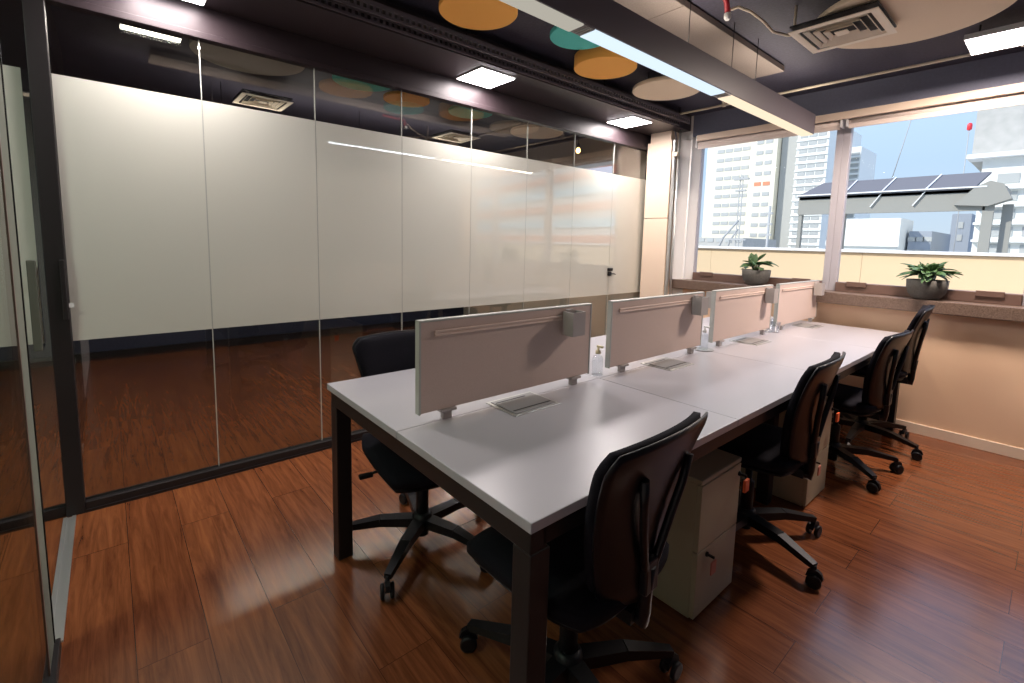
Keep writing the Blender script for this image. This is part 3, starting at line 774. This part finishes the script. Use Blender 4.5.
tower('low_building', 'taller slate-blue block under the middle of the canopy', -6.2, -5.05, 52, -8, 4.4, 'slate', 1, 2, .3, .5, wz0=2, wz1=4)
tower('low_building', 'small white house row between slate block and right building', -5.7, -4.5, 64, -8, 3.0, 'bwhite', 3, 3, .25, .3, wz0=.5, wz1=2.7)
tower('low_building', 'low row of buildings behind the left pane beside the mast', -31, -20, 46, -8, 2.2, 'concrete', 12, 2, .6, .35, wz0=.6, wz1=2.4)
# building seen only as a reflection in the glass partition: banded facade to the right
st = empty('banded_building', 'salmon and pale blue banded building off to the right, mirrored in the frosted glass', 'building', (3.0, 17, -10), math.radians(12))
MB().box(0, 26, 0, 8, 0, 15.4).build('wall', 'bwhite', st)
for k in range(17):
    z = 15.0-.82*k
    MB().box(-.05, 26.05, -.08, 1, z-.40, z).build('band', 'bandr' if k % 2 == 0 else 'bandb', st)
# mast, cable, beacon pole
mt = empty('lattice_mast', 'white lattice mast standing in front of the cream tower', 'mast', (-15.2, 34, 0))
for dx in (-.14, .14):
    MB().tube([(dx, 0, -5), (dx*.7, 0, 6.2)], .035, 6).build('leg', 'mast', mt)
lat = MB(); z = -.5
while z < 6:
    lat.tube([(-.13, 0, z), (.13, 0, z+.35)], .018, 5).tube([(.13, 0, z+.35), (-.13, 0, z+.7)], .018, 5); z += .7
lat.tube([(-1.6, 0, .5), (-1.0, 0, 2.0), (0, 0, 3.2)], .07, 6).tube([(-.9, 0, .3), (-.5, 0, 1.8), (0, 0, 2.6)], .06, 6)
lat.build('bracing', 'mast', mt)
for z_, w_ in ((6.0, .5), (5.2, .35), (1.8, .6)):
    MB().box(-w_, w_, -.1, .1, z_, z_+.12).build('antenna', 'mast', mt)
m2 = empty('antenna_pole', 'grey pole with small antennas left of the canopy', 'mast', (-9.3, 24, 0))
MB().tube([(0, 0, -3), (0, 0, 3.3)], .06, 8).build('pole', 'mast', m2)
for z_ in (1.9, 2.4, 2.9): MB().box(-.25, .15, -.05, .05, z_, z_+.10).build('antenna', 'mast', m2)
be = empty('beacon_pole', 'thin pole with a red beacon lamp against the sky', 'pole', (-4.05, 36, 0))
MB().tube([(0, 0, 0), (0, 0, 8.0)], .022, 6).build('pole', 'mast', be)
MB().lathe([(.06, 7.95), (.11, 8.0), (.11, 8.25), (.06, 8.33)], n=12).build('beacon_lamp', 'beacon', be)
cb = MB().tube([(-3.0, 15, 3.09), (-2.87, 15, 3.8), (-2.73, 15, 4.6)], .010, 5).build('guy_wire', 'mast'); tag(cb, 'thin slanting wire against the sky above the canopy', 'wire')
box('city_ground', 'concrete', -120, 80, 7.3, 160, -10.3, -10, kind='structure')

# ------------------------------------------------------------------ lights
def area(name, loc, sx, sy, energy, color, rot=(0, 0, 0)):
    l = bpy.data.lights.new(name, 'AREA'); l.shape = 'RECTANGLE'; l.size = sx; l.size_y = sy; l.energy = energy; l.color = color
    o = bpy.data.objects.new(name, l); COL.objects.link(o); o.location = loc; o.rotation_euler = rot; return o
for i, (x, y, z) in enumerate(((-2.73, .28, 2.43), (-2.73, 2.06, 2.43), (-2.73, 3.72, 2.43), (-.335, 3.79, 2.475))):
    area('square_lamp', (x, y, z), .27, .27, 36 if i == 3 else (7, 8, 9)[i], (1, .82, .70) if i == 3 else (1, .90, .86))
area('linear_lamp', (-1.385, 2.14, 2.19), .07, 1.1, 4, (.85, .92, 1))
area('linear_lamp', (-1.385, 3.47, 2.19), .07, 1.3, 6, (1, .85, .68))
for y_ in (.6, 2.1, 3.5): area('added_uplight', (-1.385, y_, 2.352), .05, 1.0, 1.6, (1, .88, .74), (PI, 0, 0))  # added lamps on top of the linear light, brightening board and discs
area('neighbour_lamp', (-3.33, .245, 2.385), .05, .26, 9, (1, .93, .8))
area('neighbour_lamp', (-4.75, 2.0, 2.11), .07, 2.6, 8, (1, .93, .8))  # downward lamp of the added hidden fixture
area('added_uplight', (-4.75, 2.0, 2.19), .05, 2.6, 5, (1, .92, .8), (PI, 0, 0))  # added so the neighbouring ceiling discs catch more light
area('corridor_lamp', (-1.6, -1.2, 2.55), .3, .6, 12, (.85, 1, .85))
sun = bpy.data.lights.new('sun', 'SUN'); sun.energy = 2.7; sun.angle = .02; sun.color = (1, .95, .86)
so = bpy.data.objects.new('sun', sun); COL.objects.link(so)
so.rotation_euler = Vector((.75, 1.0, -.95)).to_track_quat('-Z', 'Y').to_euler()

w = bpy.data.worlds.new('sky'); S.world = w; w.use_nodes = True; N = w.node_tree.nodes; L = w.node_tree.links
bg = N['Background']; tc = N.new('ShaderNodeTexCoord'); sp = N.new('ShaderNodeSeparateXYZ'); rp = N.new('ShaderNodeValToRGB')
L.new(tc.outputs['Generated'], sp.inputs[0]); L.new(sp.outputs['Z'], rp.inputs[0]); L.new(rp.outputs[0], bg.inputs[0])
e = rp.color_ramp.elements; e[0].position = 0; e[0].color = (.40, .47, .54, 1); e[1].position = .55; e[1].color = (.50, .66, 1.0, 1)
x = rp.color_ramp.elements.new(.14); x.color = (.35, .47, .62, 1)
bg.inputs[1].default_value = 1.0

# ------------------------------------------------------------------ camera
cam = bpy.data.cameras.new('camera'); co = bpy.data.objects.new('camera', cam); COL.objects.link(co); S.camera = co
f, cy = 471.0, 294.6
cam.sensor_fit = 'HORIZONTAL'; cam.sensor_width = 36; cam.lens = f/1024*36
cam.shift_x = 0; cam.shift_y = -(341.5-cy)/1024
cam.clip_start = .02; cam.clip_end = 500
a, b, c = .8606, -.1123, .0246
ca, sa = math.cos(a), math.sin(a)
F = Vector((-sa*math.cos(b), ca*math.cos(b), math.sin(b))); R0 = Vector((ca, sa, 0)); U0 = R0.cross(F)
R_ = R0*math.cos(c)+U0*math.sin(c); U_ = -R0*math.sin(c)+U0*math.cos(c)
mw = Matrix(((R_.x, U_.x, -F.x, 0), (R_.y, U_.y, -F.y, 0), (R_.z, U_.z, -F.z, 1.33), (0, 0, 0, 1)))
co.matrix_world = mw

S.view_settings.view_transform = 'Standard'; S.view_settings.look = 'None'
S.view_settings.exposure = 0.75; S.view_settings.gamma = 1.0; S.view_settings.use_curve_mapping = False
S.cycles.max_bounces = 10; S.cycles.transparent_max_bounces = 16
